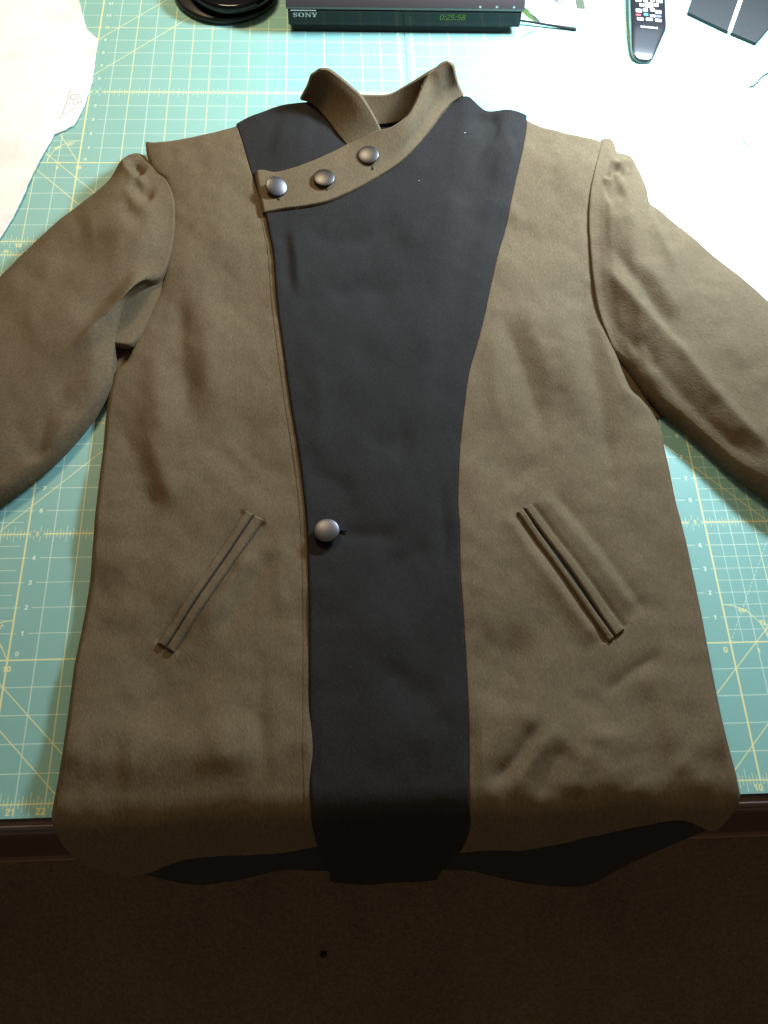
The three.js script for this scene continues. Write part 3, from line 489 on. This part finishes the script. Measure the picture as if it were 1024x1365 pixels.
function slab(pts, h, thick, bevel, closedCurve) {    // an outline lying level, with its own thickness
  const P = pts.map(([x, y]) => point(x, y, h)), c = P.reduce((a, p) => a.add(p), new THREE.Vector3()).multiplyScalar(1 / P.length);
  let V = P.map((p) => new THREE.Vector2(p.x - c.x, -(p.z - c.z)));
  if (closedCurve) V = new THREE.SplineCurve([...V, V[0]]).getPoints(V.length * 5);
  const g = new THREE.ExtrudeGeometry(new THREE.Shape(V), { depth: thick - 2 * bevel, bevelEnabled: bevel > 0, bevelThickness: bevel, bevelSize: bevel, bevelOffset: -bevel, bevelSegments: 4, curveSegments: 4 });
  g.rotateX(-Math.PI / 2); g.translate(0, bevel, 0); return [g, c];
}
{ // remote control: lofted from sections along its length
  const th = 0.017, c = point(862, 20), t = thing('remote_control', 'black television remote with pale buttons, lying right of the disc player', 'remote control', [c.x, YM, c.z]);
  const st = [[-60, -60, 838, 884, th], [-20, -20, 838, 884.6, th], [10, 10.5, 838.2, 885.6, th], [28, 29, 838.8, 886.2, th], [36, 37.5, 839.2, 886.6, th], [40, 41.5, 839.5, 886.5, th * 0.99], [44, 46, 839.8, 885.4, th * 0.95], [50, 52, 840, 882.6, th * 0.86], [58, 60, 840.4, 879, th * 0.74], [66, 68, 841, 875.4, th * 0.63], [73, 74.5, 842.4, 872.6, th * 0.53], [78, 79, 845, 870.4, th * 0.44], [82, 82.4, 849.5, 867, th * 0.33], [84, 84, 855, 862, th * 0.2]];
  const sec = []; for (let k = 0; k < 40; k++) { const a = k / 40 * Math.PI * 2, ca = Math.cos(a), sa = Math.sin(a), e = 0.32; sec.push([Math.sign(ca) * Math.pow(Math.abs(ca), e), Math.sign(sa) * Math.pow(Math.abs(sa), e * 1.2)]); }
  const pos = [], idx = []; st.forEach(([yl, yr, xl, xr, h], i) => { const a = point(xl, yl, h * 0.5), b = point(xr, yr, h * 0.5); sec.forEach(([u, v]) => { const q = a.clone().lerp(b, (u + 1) / 2); pos.push(q.x - c.x, h * (v + 1) / 2 + 0.0003, q.z - c.z); }); if (i) for (let k = 0; k < 40; k++) { const A = (i - 1) * 40 + k, B = (i - 1) * 40 + (k + 1) % 40; idx.push(A, A + 40, B, B, A + 40, B + 40); } });
  const cap = (row, flip) => { for (let k = 1; k < 39; k++) { const a = row * 40; flip ? idx.push(a, a + k + 1, a + k) : idx.push(a, a + k, a + k + 1); } }; cap(0, false); cap(st.length - 1, true);
  const g = new THREE.BufferGeometry(); g.setAttribute('position', new THREE.Float32BufferAttribute(pos, 3)); g.setIndex(idx); g.computeVertexNormals();
  part('body', g, new THREE.MeshPhysicalMaterial({ color: '#18181c', roughness: 0.3, clearcoat: 0.6, clearcoatRoughness: 0.15, side: THREE.DoubleSide }), t);
  const put = (name, px, py, w, d, hex, round = 0.0008, hh = 0.0010) => { const p = point(px, py, th).sub(new THREE.Vector3(c.x, YM, c.z)); const bg = new RoundedBoxGeometry(w, hh * 2, d, 2, round); const m = part(name, bg, new THREE.MeshStandardMaterial({ color: hex, roughness: 0.5 }), t); m.position.set(p.x, th, p.z); m.rotation.y = -0.11; return m; };
  put('key', 851.5, 14.5, 0.0085, 0.0066, '#d8d4d0'); put('key', 877.5, 16.5, 0.0085, 0.0066, '#dcdce0'); put('key', 851, 0.5, 0.0085, 0.006, '#d8d8d8'); put('key', 879, 2, 0.0085, 0.006, '#d8d8d8');
  put('key', 851, 20.2, 0.0075, 0.0038, '#a03438'); put('key', 861, 19.6, 0.0065, 0.005, '#3c8f84'); put('key', 870, 21.6, 0.0075, 0.0046, '#e0d8c4'); put('key', 878, 22.2, 0.0075, 0.0042, '#5a5f9e');
  put('key', 853.5, 25.7, 0.0092, 0.0054, '#c9c9cc'); put('key', 865.5, 26.2, 0.0092, 0.0054, '#d2d0d2'); put('key', 877.5, 27.6, 0.0092, 0.0054, '#d0d0d6');
  for (let k = 0; k < 6; k++) { const a = k / 6 * Math.PI * 2; put('key', 865 + 9.5 * Math.cos(a), 7 + 7.5 * Math.sin(a), 0.0066, 0.0066, '#d4d4d4', 0.0009); }
  put('key', 865, 7, 0.011, 0.011, '#dedede', 0.0009);
  const lg = text('SAMSUNG', font, 0.0036); lg.rotateX(-Math.PI / 2); const lp = point(854, 36.8, th).sub(new THREE.Vector3(c.x, YM, c.z)); lg.rotateY(-0.13); lg.translate(lp.x, th + 0.0003, lp.z); part('logo', lg, M.print, t);
}
{ // black folded sleeve with a white stripe
  const o = thing('black_case', 'flat black fabric case with a white stripe, at the far right corner', 'case');
  const cm = new THREE.MeshStandardMaterial({ color: '#17191a', roughness: 0.75, bumpMap: woolBump, bumpScale: 0.0004 });
  for (const pts of [[[917, 16], [928, -18], [991, -20], [970.5, 41.5]], [[975, 43], [997, -20], [1060, -20], [1040, 20], [1008, 57]]]) { const [g, c] = slab(pts, 0.005, 0.0055, 0.0012); const m = part('panel', g, cm, o); m.position.set(c.x, YM, c.z); }
  const [g, c] = slab([[970, 41], [991.5, -20], [997.5, -20], [975.5, 43]], 0.0045, 0.0048, 0.0005); part('stripe', g, M.white, o).position.set(c.x, YM, c.z);
}
{ // paper pattern at the left, slightly lifted along its cut edge
  const P = [[-60, -40], [92, -40], [105, 0], [115, 37], [131, 52], [127, 80], [123.5, 108], [112, 142], [100, 165], [88, 172], [73, 178.5], [58, 205], [44, 232], [33, 260], [18, 290], [0, 318], [-60, 400]];
  const V = P.map(([x, y]) => { const p = point(x, y, 0.003); return new THREE.Vector2(p.x, p.z); });
  // densify the outline, then fan rows towards a spine off the left of the picture
  const line = []; for (let i = 1; i < V.length - 1; i++) { const n = Math.ceil(V[i].distanceTo(V[i + 1]) / 0.004); for (let k = 0; k < n; k++) line.push(V[i].clone().lerp(V[i + 1], k / n)); } line.push(V[V.length - 1]);
  const nj = 40, pos = [], uv = [], idx = [], jr = makeNoise(91, 64), thickness = 0.00025;
  const lift = (x, z, e) => 0.0012 + 0.0024 * Math.exp(-e / 0.03) * (0.6 + 0.6 * jr(z * 20, 3)) + 0.0016 * (0.5 + 0.5 * jr(x * 9, z * 9));
  for (const side of [0, 1]) for (let i = 0; i < line.length; i++) for (let j = 0; j <= nj; j++) {
    const q = line[i], f = Math.pow(j / nj, 1.6), x = lerp(q.x, -0.86, f) + (j ? 0 : jr(i * 0.7, 1) * 0.0006), z = q.y + (j ? 0 : jr(i * 0.7, 5) * 0.0006), e = q.x - x;
    pos.push(x, YM + lift(x, z, e) - side * thickness, z); uv.push((x + 0.86) / 0.62, -(z + 0.3) / 0.95);
  }
  const N = line.length * (nj + 1); for (let s = 0; s < 2; s++) for (let i = 0; i < line.length - 1; i++) for (let j = 0; j < nj; j++) { const a = s * N + i * (nj + 1) + j, b = a + 1, c = a + nj + 1, d = c + 1; s ? idx.push(a, c, b, b, c, d) : idx.push(a, b, c, b, d, c); }
  for (let i = 0; i < line.length - 1; i++) { const a = i * (nj + 1), c = a + nj + 1; idx.push(a, c, N + a, c, N + c, N + a); }
  const g = new THREE.BufferGeometry(); g.setAttribute('position', new THREE.Float32BufferAttribute(pos, 3)); g.setAttribute('uv', new THREE.Float32BufferAttribute(uv, 2)); g.setIndex(idx); g.computeVertexNormals();
  const c = document.createElement('canvas'); c.width = 1240; c.height = 1900; const k = c.getContext('2d'); k.fillStyle = '#f3f2ee'; k.fillRect(0, 0, 1240, 1900);
  const at = (px, py) => { const p = point(px, py, 0.003); return [(p.x + 0.86) / 0.62 * 1240, (1 + (p.z + 0.3) / 0.95) * 1900]; };
  const rr = rng(8); for (let i = 0; i < 1500; i++) { k.fillStyle = `rgba(${rr() > 0.5 ? '120,110,90' : '255,255,255'},0.035)`; const s = 10 + rr() * 60; k.beginPath(); k.ellipse(rr() * 1240, rr() * 1900, s, s * 0.5, rr() * 3, 0, 7); k.fill(); }
  k.strokeStyle = 'rgba(115,115,120,0.5)'; k.lineWidth = 2.4; k.lineJoin = 'round';
  const path = (pts) => { k.beginPath(); pts.forEach((p, i) => k[i ? 'lineTo' : 'moveTo'](...at(...p))); k.stroke(); };
  path([[79, 158], [84, 149], [94.5, 117]]); path([[84, 151], [94, 147], [107, 141]]);
  k.save(); k.translate(...at(101, 131.5)); k.rotate(1.12); k.font = '34px sans-serif'; k.fillStyle = 'rgba(115,115,120,0.55)'; k.textAlign = 'center'; k.textBaseline = 'middle'; k.fillText('O3', 0, 0); k.restore();
  const tex = new THREE.CanvasTexture(c); tex.colorSpace = THREE.SRGBColorSpace; 
  solo('pattern_paper', g, new THREE.MeshStandardMaterial({ map: tex, roughness: 0.9, side: THREE.DoubleSide }), 'white cut paper pattern lying at the far left of the table', 'paper');
}
{ // clear bag with printed card
  const o = thing('plastic_bag', 'clear plastic bag with pale printed card, right of the disc player', 'bag');
  const c = document.createElement('canvas'); c.width = 512; c.height = 256; const k = c.getContext('2d'); k.fillStyle = '#eceee4'; k.fillRect(0, 0, 512, 256);
  k.fillStyle = '#3f5a1c'; k.beginPath(); k.ellipse(70, 196, 60, 22, 0.6, 0, 7); k.fill(); k.fillStyle = '#2a3230'; k.beginPath(); k.ellipse(112, 220, 44, 9, 0.7, 0, 7); k.fill(); k.fillStyle = '#7d8f92'; k.beginPath(); k.ellipse(100, 190, 30, 12, 0.5, 0, 7); k.fill();
  const r = rng(4); k.fillStyle = '#444c4e'; for (let i = 0; i < 40; i++) k.fillRect(190 + r() * 190, 92 + r() * 50, 4 + r() * 8, 5 + r() * 12); k.fillStyle = '#343c2a'; k.fillRect(400, 104, 62, 62); k.fillStyle = '#5a644e'; for (let i = 0; i < 6; i++) k.fillRect(404 + i * 10, 110, 3, 50);
  const [g, cc] = slab([[693, 26], [700, -30], [782, -30], [783, 30], [764, 34], [720, 29]], 0.003, 0.001, 0);
  const p = g.attributes.position, uv = g.attributes.uv; g.computeBoundingBox(); const b = g.boundingBox; for (let i = 0; i < p.count; i++) uv.setXY(i, (p.getX(i) - b.min.x) / (b.max.x - b.min.x), 1 - (p.getZ(i) - b.min.z) / (b.max.z - b.min.z));
  const tex = new THREE.CanvasTexture(c); tex.colorSpace = THREE.SRGBColorSpace; part('card', g, new THREE.MeshStandardMaterial({ map: tex, roughness: 0.6 }), o).position.set(cc.x, YM + 0.0008, cc.z);
  // the film over it, crumpled
  const A = [694, 30], Bp = [787, 40], n = 26, pos = [], idx = [], nz = makeNoise(61, 64);
  for (let j = 0; j <= n; j++) for (let i = 0; i <= n; i++) { const q = point(lerp(lerp(696, 692, j / n), lerp(790, 787, j / n), i / n), lerp(-34, lerp(A[1], Bp[1], i / n), j / n), 0.003); pos.push(q.x, YM + 0.0036 + 0.0018 * nz(i * 0.8, j * 0.8) + 0.001 * nz(i * 1.7, j * 1.7), q.z); if (i < n && j < n) { const a = j * (n + 1) + i; idx.push(a, a + n + 1, a + 1, a + 1, a + n + 1, a + n + 2); } }
  const fg = new THREE.BufferGeometry(); fg.setAttribute('position', new THREE.Float32BufferAttribute(pos, 3)); fg.setIndex(idx); fg.computeVertexNormals();
  part('film', fg, new THREE.MeshPhysicalMaterial({ color: '#ffffff', transmission: 1, roughness: 0.08, thickness: 0, ior: 1.45, side: THREE.DoubleSide }), o);
}
{ // thin black stick in front of the bag
  const a = point(694, 27, 0.006), b = point(768, 39.2, 0.002), d = b.clone().sub(a), g = new THREE.CylinderGeometry(0.0013, 0.0021, d.length(), 10);
  g.translate(0, 0, 0); const m = solo('thin_rod', g, M.dullBlack, 'thin black rod sticking out beside the disc player', 'rod'); m.position.copy(a).add(b).multiplyScalar(0.5); m.quaternion.setFromUnitVectors(new THREE.Vector3(0, -1, 0), d.normalize());
}
function strand(name, pts, h, r, color, label) {
  const c = new THREE.CatmullRomCurve3(pts.map(([x, y]) => point(x, y, h)));
  solo(name, new THREE.TubeGeometry(c, 24, r, 6), new THREE.MeshStandardMaterial({ color, roughness: 0.9 }), label, 'thread');
}
strand('thread', [[999, 115.5], [1003, 115], [1009, 110], [1016, 102], [1030, 94]], 0.0012, 0.0009, '#26282a', 'dark curved thread near the right edge, below the black case');
strand('thread', [[987, 182], [993, 189], [1000, 196]], 0.001, 0.0005, '#8a8d8c', 'short straight grey thread near the right edge, on the bright mat');
strand('thread', [[699, 48], [703, 44.5], [709, 43], [715, 40]], 0.001, 0.0005, '#6a7a78', 'tiny grey curl of thread below the right end of the disc player');
// specks of lint
function lint(px, py, h, r, color, label) { const g = new THREE.IcosahedronGeometry(r, 1), p = g.attributes.position, q = rng(Math.round(px)); for (let i = 0; i < p.count; i++) p.setY(i, p.getY(i) * 0.6); const m = solo('lint', g, new THREE.MeshStandardMaterial({ color, roughness: 1 }), label, 'lint'); m.position.copy(point(px, py, h)); return m; }
lint(620, 177, 0.0285, 0.0008, '#e8e8e8', 'white speck of lint on the black panel near the right shoulder');
lint(558.5, 241, 0.021, 0.0006, '#cfcfcf', 'faint white speck of lint on the black panel below the collar band');
{ const m = lint(431.5, 1272, -0.748, 0.0055, '#120806', 'small dark tuft lying on the brown carpet'); m.position.y = 0.003; }

// ---------------------------------------------------------------- the two lamps, above and outside the picture
{
  const t = thing('ceiling_lamp', 'square warm ceiling lamp hanging above the table, outside the picture', 'lamp', [WARM_AT[0], WARM_AT[1], WARM_AT[2]]);
  const h = new RoundedBoxGeometry(0.40, 0.05, 0.40, 2, 0.006); h.translate(0, 0.034, 0); part('housing', h, M.white, t);
  const d = new THREE.PlaneGeometry(0.34, 0.34); d.rotateX(Math.PI / 2); d.translate(0, 0.004, 0); part('lamp_diffuser', d, new THREE.MeshStandardMaterial({ color: '#222', emissive: WARM, emissiveIntensity: 6 }), t);
}
{
  const t = thing('desk_lamp', 'white desk lamp with a long tube over the right of the table, outside the picture', 'lamp', [COOL_AT[0], YM, COOL_AT[2]]);
  const hy = COOL_AT[1] - YM, head = new THREE.Group(); head.name = 'head'; head.position.set(0, hy, 0); head.lookAt(new THREE.Vector3(-0.28, hy - 0.47, 0.30)); t.add(head);
  const h = new RoundedBoxGeometry(0.40, 0.11, 0.04, 2, 0.012); h.translate(0, 0, -0.026); part('shade', h, M.white, head);
  const d = new THREE.PlaneGeometry(0.36, 0.08); d.translate(0, 0, -0.004); part('lamp_tube', d, new THREE.MeshStandardMaterial({ color: '#222', emissive: COOL, emissiveIntensity: 10 }), head);
  const arm = (a, b) => { const A = new THREE.Vector3(...a), B = new THREE.Vector3(...b), dd = B.clone().sub(A), g = new THREE.CylinderGeometry(0.008, 0.008, dd.length(), 12), m = part('arm', g, M.white, t); m.position.copy(A).add(B).multiplyScalar(0.5); m.quaternion.setFromUnitVectors(new THREE.Vector3(0, 1, 0), dd.normalize()); };
  arm([0.02, hy + 0.05, 0], [0.32, hy + 0.12, 0.02]); arm([0.32, hy + 0.12, 0.02], [0.42, 0.02, 0.03]);
  const b = new THREE.CylinderGeometry(0.09, 0.095, 0.02, 32); b.translate(0.42, 0.011, 0.03); part('base', b, M.white, t);
}
renderer.render(scene, camera);
